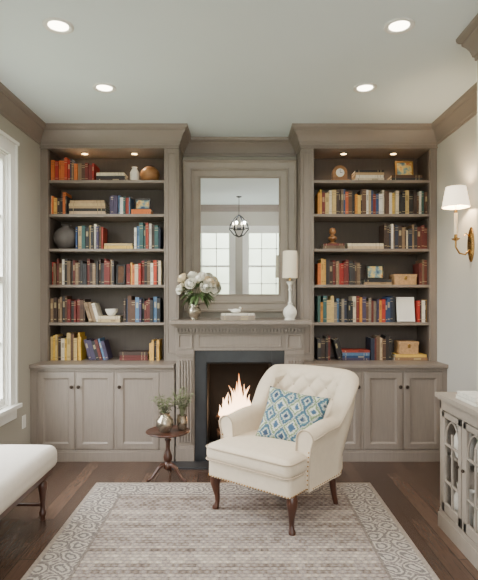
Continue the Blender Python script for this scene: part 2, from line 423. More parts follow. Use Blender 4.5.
# ------------------------------------------------------------ fireplace
SL, SR = -.557, .572
b = B('fireplace_mantel')
LI, RI = -.392, .402; YM = YB-.002
for x0, x1 in ((SL, LI), (RI, SR)):
    b.box(x0, x1, 4.48, YM, 0, 1.19, 'cab')
    b.box(x0-.002*0, x1, 4.455, 4.48, 0, .13, 'cab'); b.box(x0, x1, 4.462, 4.48, .13, .145, 'cab')
    b.box(x0+.012, x1-.012, 4.472, 4.48, .145, .93, 'cab')
    w = (x1-x0-.04)/5
    for i in range(5): b.box(x0+.02+i*w+.006, x0+.02+(i+1)*w-.006, 4.456, 4.472, .18, .90, 'cab')
    b.box(x0, x1, 4.462, 4.48, .93, .95, 'cab'); b.box(x0, x1, 4.455, 4.48, .95, .985, 'cab')
    b.rect_sweep(x0+.02, x1-.02, 1.0, 1.13, 4.472, [(0, .008), (0, -.004), (.01, -.004), (.016, .004)], 'cab', 'cab')
b.box(LI, RI, 4.487, YM, .985, 1.19, 'cab')
b.box(SL, SR, 4.472, 4.487, .985, 1.0, 'cab')
b.box(LI+.0, RI, 4.478, 4.49, .985, 1.19, 'cab')
b.rect_sweep(LI+.03, RI-.03, 1.015, 1.125, 4.478, [(0, 0), (0, -.006), (.01, -.006), (.016, .003)], 'cab', 'cab')
b.box(SL, SR, 4.455, 4.48, 1.14, 1.15, 'cab')
n = 38
for i in range(n):
    x = SL+(SR-SL)*(i+.5)/n; b.box(x-.009, x+.009, 4.435, 4.47, 1.150, 1.178, 'cab')
b.box(SL-.0, SR+.0, 4.45, 4.49, 1.178, 1.195, 'cab')
b.box(SL-.02, SR+.02, 4.425, 4.70, 1.195, 1.207, 'cab'); b.box(SL-.035, SR+.035, 4.40, 4.70, 1.207, 1.22, 'cab')
b.box(-.605, .63, 4.375, 4.70, 1.22, 1.25, 'cab'); b.box(SL, SR, 4.70, YM, 1.19, 1.25, 'cab')
OX0, OX1, OZ = -.292, .29, .88
b.box(LI, OX0, 4.492, 4.53, 0, .985, 'slate'); b.box(OX1, RI, 4.492, 4.53, 0, .985, 'slate'); b.box(OX0, OX1, 4.492, 4.53, OZ, .985, 'slate')
# firebox
b.box(OX0-.02, OX0, 4.53, 5.05, 0, .95, 'fire_in'); b.box(OX1, OX1+.02, 4.53, 5.05, 0, .95, 'fire_in')
b.box(OX0, OX1, 5.03, 5.05, 0, .95, 'fire_in'); b.box(OX0, OX1, 4.53, 5.05, .93, .95, 'fire_in'); b.box(OX0, OX1, 4.50, 5.05, 0, .03, 'fire_in')
b.rect_sweep(OX0, OX1, -.02, OZ, 4.488, [(0, .01), (0, 0), (.012, 0), (.012, .02)], 'iron')
b.done(bevel=.002)
b = B('fireplace_hearth'); b.box(-.60, .60, 4.28, 4.452, 0, .018, 'slate'); b.done(bevel=.003)
b = B('fireplace_fire')
G = .14
for i in range(7):
    x = -.18+i*.06; b.tube([(x, 4.66, G+.05), (x, 4.68, G), (x, 4.9, G), (x, 4.92, G+.03)], .007, 'iron', 6)
b.tube([(-.2, 4.7, G), (.2, 4.7, G)], .008, 'iron', 6); b.tube([(-.2, 4.88, G), (.2, 4.88, G)], .008, 'iron', 6)
for x in (-.19, .19):
    for y in (4.7, 4.88): b.tube([(x, y, .03), (x, y, G)], .008, 'iron', 6)
def log(a, c, r):
    a, c = Vector(a)+Vector((0, 0, .04)), Vector(c)+Vector((0, 0, .04)); pts = [a.lerp(c, i/6)+Vector((0, 0, .008*math.sin(i*2.1))) for i in range(7)]
    b.tube(pts, [r*(1+.1*math.sin(i*3.3)) for i in range(7)], 'log', 10)
log((-.2, 4.70, .155), (.2, 4.72, .16), .045); log((-.19, 4.84, .155), (.19, 4.85, .16), .05); log((-.17, 4.69, .235), (.14, 4.84, .245), .036); log((.17, 4.72, .235), (-.04, 4.88, .31), .034); log((-.1, 4.68, .23), (-.2, 4.86, .27), .03)
def flame(x, y, z, h, w, bend, ph):
    pts = []; n = 14
    for i in range(n+1):
        t_ = i/n; pts.append((x+bend*math.sin(t_*3.6+ph)*t_, y+.01*math.sin(t_*4+ph), z+h*t_))
    b.tube(pts, [max(.0008, w*(math.sin(math.pi*min(1, (i/n)**.5)))*(1-.35*i/n)+.0008) for i in range(n+1)], 'flame', 12, caps=False)
q = random.Random(11)
for i in range(32):
    x = -.18+.36*(i+.5)/32+q.uniform(-.01, .01); hh = (.16+.28*math.exp(-((x+.01)/.10)**2))*q.uniform(.65, 1.05)
    flame(x, q.uniform(4.73, 4.86), q.uniform(.25, .31), hh, q.uniform(.020, .042), q.uniform(-.06, .06), q.uniform(0, 3))
b.done()
def lamp(kind, name, loc, e, col, size=.1, **k):
    l = bpy.data.lights.new(name, kind); l.energy = e; l.color = col
    if kind != 'AREA': l.shadow_soft_size = size
    for a, v in k.items(): setattr(l, a, v)
    o = bpy.data.objects.new(name, l); o.location = loc; bpy.context.scene.collection.objects.link(o); return o
lamp('POINT', 'fire_glow', (0, 4.64, .42), 7, (1, .5, .2), .04)

# ------------------------------------------------------------ mirror
b = B('wall_mirror'); x0, x1, z0, z1 = -.556, .571, 0, 1.50
b.rect_sweep(x0, x1, z0, z1, -.02, [(0, .02), (0, -.022), (.006, -.030), (.02, -.030), (.030, -.020), (.080, -.012), (.086, -.022), (.100, -.022), (.108, -.010), (.158, .000), (.164, -.006), (.174, -.006), (.178, .006)], 'mframe')
d_ = .176
v = [b.v((x0+d_, -.014, z0+d_)), b.v((x1-d_, -.014, z0+d_)), b.v((x1-d_, -.014, z1-d_)), b.v((x0+d_, -.014, z1-d_))]
b.f(v, 'mirror')
b.box(x0+.002, x1-.002, -.004, 0, z0+.002, z1-.002, 'back')
b.done(mw=TR((0, YB-.004, 1.312)) @ Matrix.Rotation(math.radians(2.8), 4, 'X'))

# ------------------------------------------------------------ books
P_DARK = [(40, 34, 33), (62, 44, 36), (34, 42, 62), (86, 58, 42), (46, 45, 47), (98, 38, 32), (110, 88, 66)]
P_MIX = [(166, 50, 34), (200, 132, 46), (222, 208, 180), (40, 68, 110), (38, 36, 38), (118, 42, 34), (200, 170, 108), (64, 96, 88), (232, 226, 212), (96, 68, 48), (186, 88, 42), (132, 120, 104), (222, 176, 60)]
P_WARM = [(192, 64, 34), (208, 110, 46), (166, 38, 30), (222, 204, 170), (60, 40, 36), (216, 166, 80), (112, 36, 32), (230, 220, 202), (50, 46, 48), (140, 114, 86)]
P_LIGHT = [(226, 218, 200), (204, 186, 154), (236, 230, 220), (190, 164, 120), (220, 180, 84)]
P_COOL = [(34, 64, 108), (38, 40, 46), (84, 116, 150), (222, 216, 206), (54, 92, 92), (36, 36, 40), (150, 54, 38), (66, 56, 84)]
sx = lambda px, y=4.82: (px-239)/F*y
P_TAN = [(176, 146, 108), (196, 170, 134), (144, 110, 80), (214, 200, 172)]
def onebook(b, w, h, d, pal):
    """book standing: x 0..w, y 0..d (spine at y=0), z 0..h"""
    c = lin(R.choice(P_DARK if R.random() < .12 else pal)); t_ = .0022
    b.box(0, w, 0, t_*1.5, 0, h, 'book', c); b.box(0, t_, t_, d, 0, h, 'book', c); b.box(w-t_, w, t_, d, 0, h, 'book', c)
    b.box(t_, w-t_, t_, d-.004, .003, h-.004, 'book', lin((226, 216, 196)))
    lum = sum(c[:3])/3
    lc = lin((215, 195, 145)) if lum < .25 else lin((80, 60, 48))
    lc = tuple(.5*p+.5*q_ for p, q_ in zip(lc, c))
    k = R.random()
    if k < .35:
        b.box(w*.2, w*.8, -.0008, .001, h*.58, h*.80, 'book', lc if R.random() < .6 else tuple(v*.6 for v in c[:3])+(1,)); b.box(w*.2, w*.8, -.0008, .001, h*.10, h*.14, 'book', lc)
    elif k < .8:
        for q in (.12, .78, .88): b.box(w*.05, w*.95, -.0008, .001, h*q, h*q+.005, 'book', lc)
def vrow(b, a, c, z, hmin, hmax, pal, tmin=.016, tmax=.038):
    x = a
    while x < c-.012:
        w = min(R.uniform(tmin, tmax), c-x)
        if w < .008: break
        h = R.uniform(hmin, hmax); yf = 4.775+R.uniform(0, .035)
        b.M = TR((x+.0006, yf, z)); onebook(b, w-.0012, h, R.uniform(.15, .2), pal); x += w
    b.M = Matrix()
def lean(b, a, z, n, pal, ang=18, h=.2):
    x = a
    for i in range(n):
        w = R.uniform(.02, .035)
        b.M = TR((x, 4.78+R.uniform(0, .02), z+.001)) @ Matrix.Rotation(math.radians(-ang), 4, 'Y')
        onebook(b, w, h*R.uniform(.9, 1.05), .17, pal); x += w/math.cos(math.radians(ang))+.001
    b.M = Matrix()
def stack(b, a, c, z, n, pal, th=.026, y=4.77, dep=.17):
    zz = z
    for i in range(n):
        k = R.uniform(.0, .1)*(c-a)*(.4+.6*i/max(1, n)); tt = th*R.uniform(.8, 1.2)
        b.M = TR((a+k/2, y+R.uniform(0, .01), zz+tt)) @ Matrix.Rotation(math.radians(90), 4, 'Y')
        onebook(b, tt-.0008, (c-a)-k, dep, pal); zz += tt
    b.M = Matrix(); return zz
rowsL = [
 [('v', 50, 73, .18, .25, P_DARK+P_WARM[:3]), ('v', 73, 95, .15, .19, P_WARM), ('s', 97, 126, 3, P_WARM+P_TAN)],
 [('v', 50, 68, .15, .22, P_WARM), ('s', 70, 107, 5, P_LIGHT+P_TAN), ('v', 110, 131, .16, .19, P_COOL), ('s', 132, 152, 2, P_WARM)],
 [('v', 77, 104, .2, .24, P_COOL+P_LIGHT), ('s', 105, 134, 2, P_LIGHT), ('v', 135, 161, .2, .25, P_COOL)],
 [('v', 49, 115, .2, .25, P_WARM+P_DARK), ('v', 127, 162, .18, .24, P_WARM+P_LIGHT)],
 [('v', 49, 86, .2, .25, P_WARM+P_DARK), ('l', 90, 3, P_WARM, 16), ('s', 99, 121, 2, P_LIGHT), ('v', 124, 161, .2, .25, P_DARK+P_COOL)],
 [('v', 51, 82, .2, .26, P_MIX), ('l', 90, 6, P_COOL, 15), ('s', 120, 149, 3, P_COOL+P_DARK), ('v', 150, 161, .16, .2, P_WARM)],
]
rowsR = [
 [('s', 354, 383, 4, P_LIGHT+P_TAN), ('s', 390, 421, 2, P_DARK+P_TAN)],
 [('v', 317, 348, .2, .25, P_DARK+P_MIX), ('v', 348, 428, .18, .25, P_MIX+P_LIGHT)],
 [('s', 322, 344, 2, P_DARK), ('s', 346, 383, 2, P_TAN), ('v', 370+13, 427, .18, .24, P_WARM+P_DARK)],
 [('v', 317, 345, .2, .25, P_WARM), ('v', 345, 361, .2, .24, P_DARK+P_WARM), ('s', 363, 391, 2, P_TAN+P_COOL), ('v', 418, 428, .2, .24, P_DARK)],
 [('v', 317, 395, .19, .25, P_MIX+P_COOL), ('v', 416, 428, .2, .23, P_WARM)],
 [('v', 317, 330, .2, .25, P_WARM+P_DARK), ('l', 338, 2, P_WARM, 14), ('s', 341, 369, 4, P_COOL+P_LIGHT), ('v', 370, 391, .19, .24, P_TAN+P_DARK), ('s', 393, 426, 2, P_TAN+P_LIGHT)],
]
tops = {}
for side, rows in (('L', rowsL), ('R', rowsR)):
    for i, r in enumerate(rows):
        b = B('row_of_books'); z = ST[i]+.0005
        for it in r:
            if it[0] == 'v': vrow(b, sx(it[1]), sx(it[2]), z, it[3], it[4], it[5])
            elif it[0] == 's': tops[(side, i, it[1])] = stack(b, sx(it[1]), sx(it[2]), z, it[3], it[4])
            else: lean(b, sx(it[1]), z, it[2], it[3], it[4], .2)
        b.done()

# ------------------------------------------------------------ shelf decor
def obj_lathe(name, prof, c, mat, seg=24):
    b = B(name); b.lathe(prof, c, mat, seg); return b.done(sharp=60)
obj_lathe('stone_jar', [(0, 0), (.03, 0), (.045, .03), (.045, .09), (.03, .12), (.022, .13), (.028, .145), (.02, .145), (.018, .13), (0, .13)], (sx(134), 4.85, ST[0]+.001), 'ceram')
b = B('wooden_gourd'); b.lathe([(0, 0), (.05, 0), (.085, .035), (.095, .075), (.08, .12), (.045, .15), (.02, .155), (0, .15)], (sx(149), 4.88, ST[0]+.001), 'gourd', 24); b.tube([(sx(149), 4.88, ST[0]+.15), (sx(149)+.01, 4.88, ST[0]+.175)], .008, 'dwood', 8); b.done(sharp=60)
obj_lathe('round_pottery_vase', [(0, 0), (.045, 0), (.085, .03), (.112, .08), (.118, .12), (.105, .165), (.07, .2), (.04, .215), (.035, .228), (.048, .24), (.038, .24), (.028, .225), (0, .22)], (sx(64.5), 4.87, ST[2]+.001), 'greyv', 32)
def frame(name, x, z, w, h, fm, fill='art', y=4.80, tilt=-8):
    b = B(name)
    b.rect_sweep(-w/2, w/2, 0, h, 0, [(0, .012), (0, 0), (.003, -.004), (.012, -.004), (.016, .003)], fm, fill)
    b.box(-w/2, w/2, .008, .012, 0, h, fm)
    b.box(-.01, .01, .012, .05, 0, .004, fm)
    b.done(mw=TR((x, y, z+.0055)) @ Matrix.Rotation(math.radians(tilt), 4, 'X'))
frame('picture_frame', sx(142), tops[('L', 1, 132)], .15, .11, 'blackp', y=4.84)
frame('picture_frame', sx(121), ST[3], .085, .19, 'blackp', 'log')
frame('picture_frame', sx(376), tops[('R', 3, 363)], .17, .14, 'blackp', y=4.84)
frame('picture_frame', sx(405.5), ST[4], .17, .235, 'white', 'ceram')
frame('gilt_picture_frame', sx(405.5), tops[('R', 0, 390)], .17, .15, 'gold', y=4.84)
# mantel clock
b = B('shelf_clock'); x = sx(340); z = ST[0]+.001
b.box(x-.085, x+.085, 4.80, 4.89, z, z+.02, 'gourd')
vs = [(x-.07, z+.02)]+[(x-.07*math.cos(math.pi*i/12), z+.085+.072*math.sin(math.pi*i/12)) for i in range(13)]+[(x+.07, z+.02)]
fr_ = [b.v((p[0], 4.82, p[1])) for p in vs]; bk = [b.v((p[0], 4.87, p[1])) for p in vs]
b.f(fr_, 'gourd'); b.f(bk[::-1], 'gourd')
for i in range(len(vs)): j = (i+1) % len(vs); b.f([fr_[i], fr_[j], bk[j], bk[i]], 'gourd')
b.M = TR((x, 4.82, z+.085)) @ Matrix.Rotation(math.radians(90), 4, 'X')
b.lathe([(.046, 0), (.046, .006), (.04, .008), (.04, .004)], (0, 0, 0), 'gold', 24); b.lathe([(.04, .005), (0, .005)], (0, 0, 0), 'ceram', 24)
b.M = Matrix(); b.box(x-.002, x+.002, 4.812, 4.814, z+.085, z+.115, 'blackp'); b.box(x, x+.022, 4.812, 4.814, z+.083, z+.087, 'blackp'); b.done()
# bust
z = tops[('R', 2, 322)]+.001
obj_lathe('small_carved_bust', [(0, 0), (.04, 0), (.04, .012), (.015, .02), (.02, .035), (.045, .05), (.042, .065), (.018, .08), (.016, .09), (.03, .105), (.034, .125), (.026, .148), (0, .158)], (sx(333), 4.85, z), 'gourd', 20)
# cup on stack
z = tops[('L', 4, 99)]+.001
b = B('white_bowl'); b.lathe([(0, 0), (.03, 0), (.035, .006), (.05, .03), (.06, .065), (.056, .065), (.045, .03), (0, .012)], (sx(111), 4.84, z), 'ceram', 24); b.done(sharp=60)
# wicker boxes
def wbox(name, x, z, w, h, d=.16):
    b = B(name); b.box(x-w/2, x+w/2, 4.79, 4.79+d, z, z+h*.72, 'tan'); b.box(x-w/2-.004, x+w/2+.004, 4.786, 4.794+d, z+h*.72, z+h, 'tan')
    b.box(x-.012, x+.012, 4.782, 4.79, z+h*.5, z+h*.8, 'brass'); b.done(bevel=.003)
wbox('storage_box', sx(404.5), ST[3]+.001, .21, .10)
wbox('storage_box', sx(408), tops[('R', 5, 393)]+.001, .18, .12)

# ------------------------------------------------------------ mantel decor
b = B('book_stack'); z = stack(b, -.165, .145, 1.2505, 3, [(190, 174, 146), (216, 208, 194), (150, 136, 120)], .020, 4.52, .16); b.done()
b = B('ceramic_bird'); b.sphere((-.03, 4.6, z+.021), .021, 'ceram', 12, (2.2, 1, 1)); b.sphere((.01, 4.6, z+.046), .014, 'ceram', 10); b.tube([(.02, 4.6, z+.046), (.036, 4.6, z+.043)], [.005, .001], 'gold', 6); b.tube([(-.05, 4.6, z+.024), (-.10, 4.6, z+.036)], [.012, .004], 'ceram', 6); b.done()
b = B('candlestick_lamp'); c = (.462, 4.6, 1.2505)
b.lathe([(0, 0), (.050, 0), (.052, .006), (.044, .012), (.046, .02), (.062, .05), (.064, .078), (.050, .108), (.028, .125), (.018, .14), (.024, .150), (.014, .16), (.012, .2), (.012, .26), (.020, .275), (.012, .285), (.014, .31), (.026, .33), (.034, .345), (.0, .358)], c, 'ceram', 28)
b.lathe([(0, .350), (.010, .350), (.010, .385), (.0, .385)], c, 'brass', 16)
b.lathe([(.068, .378), (.069, .382), (.064, .618), (.061, .622), (.060, .618), (.065, .382), (.068, .378)], c, 'candle', 32)
b.lathe([(0, .60), (.061, .60)], c, 'candle', 28)
for k in range(3): b.tube([(c[0], c[1], c[2]+.382), (c[0]+.066*math.cos(k*2.094), c[1]+.066*math.sin(k*2.094), c[2]+.392)], .0015, 'brass', 4)
b.done(sharp=50)

def leaf(b, p, d, L, w, mat, droop=.3):
    p = Vector(p); d = Vector(d).normalized(); s = d.cross(Vector((0, 0, 1)))
    if s.length < .05: s = Vector((1, 0, 0))
    s.normalize(); n = s.cross(d); rows = []
    for i in range(5):
        t_ = i/4; c = p+d*L*t_-Vector((0, 0, 1))*droop*L*t_*t_; ww = w*math.sin(math.pi*(.08+.92*t_)**.8)*.5+.0004
        rows.append([b.v(c-s*ww+n*ww*.3), b.v(c), b.v(c+s*ww+n*ww*.3)])
    for a, c in zip(rows, rows[1:]):
        b.f([a[0], a[1], c[1], c[0]], mat); b.f([a[1], a[2], c[2], c[1]], mat)
def rose(b, c, r, d, mat):
    d = Vector(d).normalized(); q = Vector((0, 0, 1)).rotation_difference(d).to_matrix().to_4x4(); old = b.M; b.M = old @ TR(c) @ q
    for k in range(4):
        n = 3+k; rr = r*(.35+.22*k)
        for j in range(n):
            th = 2*math.pi*(j+.37*k)/n; hw = math.pi/n*1.25; g = []
            for vi in range(4):
                ph = math.radians(150-(110-18*k)*vi/3); row = []
                for ui in range(5):
                    u = -1+ui/2; a = th+hw*u; r2 = rr*(1+.12*(vi/3)**2*(k/3))
                    row.append(b.v((r2*math.sin(ph)*math.cos(a), r2*math.sin(ph)*math.sin(a), rr*math.cos(ph)-.06*rr*u*u*(vi/3)+ (.0 if k else .1*rr))))
                g.append(row)
            for x_ in range(3):
                for y_ in range(4): b.f([g[x_][y_], g[x_][y_+1], g[x_+1][y_+1], g[x_+1][y_]], mat)
    b.sphere((0, 0, r*.02), r*.5, mat, 8)
    b.M = old
b = B('rose_bouquet_in_vase'); c = Vector((-.405, 4.6, 1.2505))
b.lathe([(0, 0), (.032, 0), (.036, .006), (.030, .012), (.048, .035), (.062, .07), (.060, .095), (.045, .115), (.043, .125), (.056, .142), (.050, .142), (.038, .125), (0, .1)], c, 'silver', 28)
bc = c+Vector((.035, 0, .285))
rr = random.Random(3)
for i in range(15):
    a = i*2.4; ph = math.acos(1-1.3*(i+.5)/15); jit = rr.uniform(.85, 1.25); d = Vector((math.sin(ph)*math.cos(a), math.sin(ph)*math.sin(a), math.cos(ph)))
    p = bc+Vector((d.x*.165*jit, d.y*.12, d.z*.14*jit)); rose(b, p, rr.uniform(.038, .052), d+Vector((0, -.35, .1)), 'rose' if rr.random() < .6 else 'rosec')
    b.tube([c+Vector((d.x*.02, d.y*.02, .12)), c+Vector((d.x*.05, d.y*.04, .2)), p], .0025, 'leaf', 5)
for i in range(70):
    a = rr.uniform(0, 6.28); e = rr.uniform(-.7, .8); d = Vector((math.cos(a), math.sin(a)*.8, e)).normalized()
    leaf(b, bc+Vector((d.x*.08, d.y*.07, d.z*.07-.03)), d, rr.uniform(.09, .14), rr.uniform(.03, .045), 'leaf')
b.done(sharp=180)

# ------------------------------------------------------------ side table
b = B('pedestal_side_table'); tx, ty = -.57, 4.07; tz = .386
b.lathe([(0, tz-.022), (.15, tz-.022), (.168, tz-.016), (.176, tz-.008), (.174, tz-.001), (.166, tz), (.160, tz-.003), (0, tz-.003)], (tx, ty, 0), 'dwood', 40)
b.lathe([(.05, tz-.022), (.05, tz-.03), (.022, tz-.04), (.018, tz-.06), (.028, tz-.075), (.018, tz-.09), (.016, .24), (.024, .21), (.036, .18), (.034, .15), (.022, .135), (.03, .125), (.036, .10), (.03, .08), (.012, .07), (0, .06)], (tx, ty, 0), 'dwood', 20)
for k in range(3):
    a = math.radians(-30+120*k); dx, dy = math.cos(a), math.sin(a)
    prof = [(.02, .11), (.05, .115), (.08, .095), (.11, .055), (.135, .025), (.165, .012), (.178, .014)]
    b.tube([(tx+dx*r, ty+dy*r, z) for r, z in prof], [.018, .017, .014, .011, .010, .012, .009], 'dwood', 10)
b.done(sharp=50)
def plantvase(name, x, y, z, prof, mat, hh, n, spread, seed):
    b = B(name); b.lathe(prof, (x, y, z), mat, 24); q = random.Random(seed)
    top = max(p[1] for p in prof)
    for i in range(n):
        a = q.uniform(0, 6.28); s_ = q.uniform(.2, 1)*spread; L = hh*q.uniform(.6, 1)
        pts = [Vector((x, y, z+top*.5))+Vector((math.cos(a)*s_*(t_**1.5), math.sin(a)*s_*(t_**1.5), (L+top*.5)*t_)) for t_ in (0, .25, .5, .75, 1)]
        b.tube(pts, .0015, 'olive', 4)
        for k in range(10):
            t_ = q.uniform(.45, 1); i0 = min(3, int(t_*4)); p = pts[i0].lerp(pts[i0+1], t_*4-i0)
            e = q.uniform(0, 6.28); leaf(b, p, (math.cos(e), math.sin(e), q.uniform(-.1, .8)), q.uniform(.025, .045), .013, 'olive')
    b.done(sharp=60)
S1 = 1.25
plantvase('silver_vase_with_greenery', tx-.02, ty-.03, tz+.001-.003, [(r*S1, z*S1) for r, z in [(0, 0), (.035, 0), (.04, .01), (.056, .04), (.054, .075), (.034, .1), (.028, .112), (.036, .125), (.031, .125), (.024, .11), (0, .1)]], 'silver', .15, 20, .12, 5)
plantvase('glass_vase_with_greenery', tx+.11, ty+.03, tz+.001-.003, [(r*S1, z*S1) for r, z in [(0, 0), (.025, 0), (.033, .03), (.036, .06), (.030, .085), (.033, .095), (.029, .095), (.0, .06)]], 'silver', .24, 18, .11, 9)

# ------------------------------------------------------------ rug
b = B('area_rug'); b.box(RX0, RX1, RY0, RY1, 0.0005, .012, 'rug'); b.done(bevel=.004)

# ------------------------------------------------------------ armchair
b = B('tufted_armchair'); Z0 = .0125
a_, Rr, yc, yfr = .300, .12, .19, -.17
segs = [yc-yfr, Rr*math.pi/2, 2*(a_-Rr), Rr*math.pi/2, yc-yfr]; TL = sum(segs)
def upath(s):
    if s <= segs[0]: return Vector((-a_, yfr+s)), Vector((-1, 0))
    s -= segs[0]
    if s <= segs[1]:
        t_ = math.pi-s/Rr; return Vector((-a_+Rr+Rr*math.cos(t_), yc+Rr*math.sin(t_))), Vector((math.cos(t_), math.sin(t_)))
    s -= segs[1]
    if s <= segs[2]: return Vector((-a_+Rr+s, yc+Rr)), Vector((0, 1))
    s -= segs[2]
    if s <= segs[3]:
        t_ = math.pi/2-s/Rr; return Vector((a_-Rr+Rr*math.cos(t_), yc+Rr*math.sin(t_))), Vector((math.cos(t_), math.sin(t_)))
    s -= segs[3]; return Vector((a_, yc-s)), Vector((1, 0))
def sst(x): x = max(0, min(1, x)); return x*x*(3-2*x)
NS, NI, NA, NO = 190, 44, 10, 18
rings = []
DU, DV = .14, .15
def hgt(p):
    w = sst((p.y-.11)/.15); return w, .605+.025*sst((p.y+.17)/.25)+(.270)*w+.012*w*(1-(p.x/.33)**2)
def sectpt(s, kind, t_):
    p, n = upath(s); w, h = hgt(p); wz = sst((p.y-.0)/.2)
    th = .105+.02*w; r = th/2
    if kind == 'i':
        z = .24+(h-r-.24)*t_; off = -th/2
        u = s-TL/2
        inb = sst((w-.7)/.3)*sst((z-.50)/.06)*sst((h-.03-z)/.05)
        aa, bb = u/DU+(z-.62)/DV, u/DU-(z-.62)/DV
        puff = (abs(math.sin(math.pi*aa))*abs(math.sin(math.pi*bb)))**.35
        off -= inb*(.034*puff-.014)+.012*w*(1-inb)
    elif kind == 'a':
        an = math.pi*t_; z = h-r+r*math.sin(an); off = -r*math.cos(an)
    else:
        z = h-r+(.225-(h-r))*t_; off = th/2
    zc = max(0, z-.33)
    off += (.02+.025*w)*min(1, zc/.3)
    if kind != 'i': off += .014*math.exp(-((z-(h-.05))/.045)**2)*(1 if kind == 'o' else t_)
    y = p.y+n.y*off+wz*.17*zc/.6*(1 if p.y > 0 else 1); x = p.x+n.x*off
    return Vector((x, y, z+Z0))
for i in range(NS+1):
    s = TL*i/NS
    pts = [sectpt(s, 'i', k/NI) for k in range(NI)]+[sectpt(s, 'a', k/NA) for k in range(NA+1)]+[sectpt(s, 'o', k/NO) for k in range(1, NO+1)]
    rings.append([b.v(p) for p in pts])
    if i in (0, NS): endpts = pts; b.tube([p+Vector((0, -.004, 0)) for p in pts], .005, 'pipe', 8)
for a, c in zip(rings, rings[1:]):
    for k in range(len(a)-1): b.f([a[k], a[k+1], c[k+1], c[k]], 'cream')
    b.f([a[-1], a[0], c[0], c[-1]], 'cream')
for rg in (rings[0], rings[-1]): b.f(rg, 'cream')
# piping along the crest between inside and outside back
b.tube([sectpt(TL*i/NS, 'o', .02) for i in range(NS+1)], .0045, 'pipe', 6)
# buttons
for i in range(-3, 4):
    for j in range(-3, 4):
        aa, bb = i, j; u = (aa+bb)/2*DU; z = .62+(aa-bb)/2*DV
        if abs(u) > .34 or z < .54 or z > .84: continue
        s = TL/2+u; p, n = upath(s); w, h = hgt(p)
        if w < .8: continue
        t_ = (z-.24)/(h-.0625-.24)
        q = sectpt(s, 'i', t_); b.sphere(q, .012, 'vein', 10)
# base, cushion
b.rbox((0, -.01, .285+Z0), (.330, .345, .062), .025, 'cream')
b.rbox((0, -.075, .395+Z0), (.340, .305, .058), .045, 'cream', 8, .03)
for zz in (.355, .435):
    hx_, y0, y1, r_ = .340, -.38, .2, .045; pts = []
    for cx_, cy_, a0 in ((-hx_+r_, y0+r_, 180), (hx_-r_, y0+r_, 270)):
        for k in range(7):
            an = math.radians(a0+90*k/6); pts.append((cx_+(r_+.001)*math.cos(an), cy_+(r_+.001)*math.sin(an), zz+Z0-.002))
    b.tube([(-hx_-.001, -.2, zz+Z0-.002)]+pts+[(hx_+.001, -.2, zz+Z0-.002)], .0055, 'pipe', 8)
def nail(p): b.sphere(p, .0055, 'brass', 6)
for i in range(30): nail((-.318+.636*i/29, -.356, .238+Z0))
for sg in (-1, 1):
    for i in range(8): nail((sg*.331, -.335+.16*i/7, .238+Z0))
for i in range(4, NS-3, 3):
    q = sectpt(TL*i/NS, 'o', .97); nail(q)
for k in range(9):
    for rg_s, sg in ((0, -1), (TL, 1)):
        q1 = sectpt(rg_s, 'o', .25+.7*k/8)
        nail(q1+Vector((-sg*.012, -.004, 0)))
# legs
def cab(x, y, dx, dy, front=True):
    if front: pr = [(0, .23, .034), (.010, .20, .037), (.014, .17, .033), (.008, .13, .025), (0, .09, .019), (-.002, .05, .016), (.004, .025, .018), (.012, .012, .024), (.012, .0, .022)]
    else: pr = [(0, .24, .028), (.0, .18, .026), (.006, .12, .022), (.018, .06, .019), (.034, .0, .018)]
    b.tube([(x+dx*o, y+dy*o, z+Z0) for o, z, r in pr], [r for o, z, r in pr], 'dwood', 14)
cab(-.300, -.29, -.7, -.7); cab(.300, -.29, .7, -.7); cab(-.27, .25, -.3, 1, False); cab(.285, .25, .3, 1, False)
CH = TR((.267, 3.50, 0)) @ RZ(-38.7)
b.done(mw=CH, sharp=60)

# pillow
b = B('throw_pillow'); n = 26; w, h, T = .225, .185, .060
g = {}
for sd in (-1, 1):
    for i in range(n+1):
        for j in range(n+1):
            u, v_ = -1+2*i/n, -1+2*j/n
            if (i in (0, n) or j in (0, n)) and sd == 1: g[(sd, i, j)] = g[(-1, i, j)]; continue
            x = w*u*(1-.07*(1-v_*v_)); z = h*v_*(1-.07*(1-u*u)); tt = T*max(0, (1-u*u)*(1-v_*v_))**.42
            g[(sd, i, j)] = b.v((x, sd*tt, z))
for sd in (-1, 1):
    for i in range(n):
        for j in range(n): b.f([g[(sd, i, j)], g[(sd, i+1, j)], g[(sd, i+1, j+1)], g[(sd, i, j+1)]], 'ikat')
b.done(mw=TR((.366, 3.47, .628)) @ RZ(-24) @ Matrix.Rotation(math.radians(-28), 4, 'X') @ Matrix.Rotation(math.radians(7), 4, 'Y'), sharp=180)

# ------------------------------------------------------------ bench
b = B('upholstered_bench'); BX = -.03
b.rbox((-1.485+BX, 2.72, .395), (.315, .68, .075), .055, 'bench', 8, .03)
b.box(-1.76+BX, -1.21+BX, 2.08, 3.36, .285, .325, 'dwood')
for x, y in ((-1.245+BX, 3.30), (-1.245+BX, 2.14), (-1.71+BX, 3.30), (-1.71+BX, 2.14)):
    b.lathe([(.026, .30), (.026, .27), (.018, .26), (.028, .245), (.030, .22), (.020, .16), (.015, .10), (.014, .07), (.022, .055), (.024, .04), (.016, .025), (.018, .008), (.016, 0), (0, 0)], (x, y, 0), 'dwood', 18)
b.tube([(-1.245+BX, 3.3, .1), (-1.71+BX, 3.3, .1)], .010, 'dwood', 8); b.tube([(-1.245+BX, 2.14, .1), (-1.71+BX, 2.14, .1)], .010, 'dwood', 8); b.tube([(-1.48+BX, 2.14, .1), (-1.48+BX, 3.3, .1)], .010, 'dwood', 8)
b.done(sharp=50)

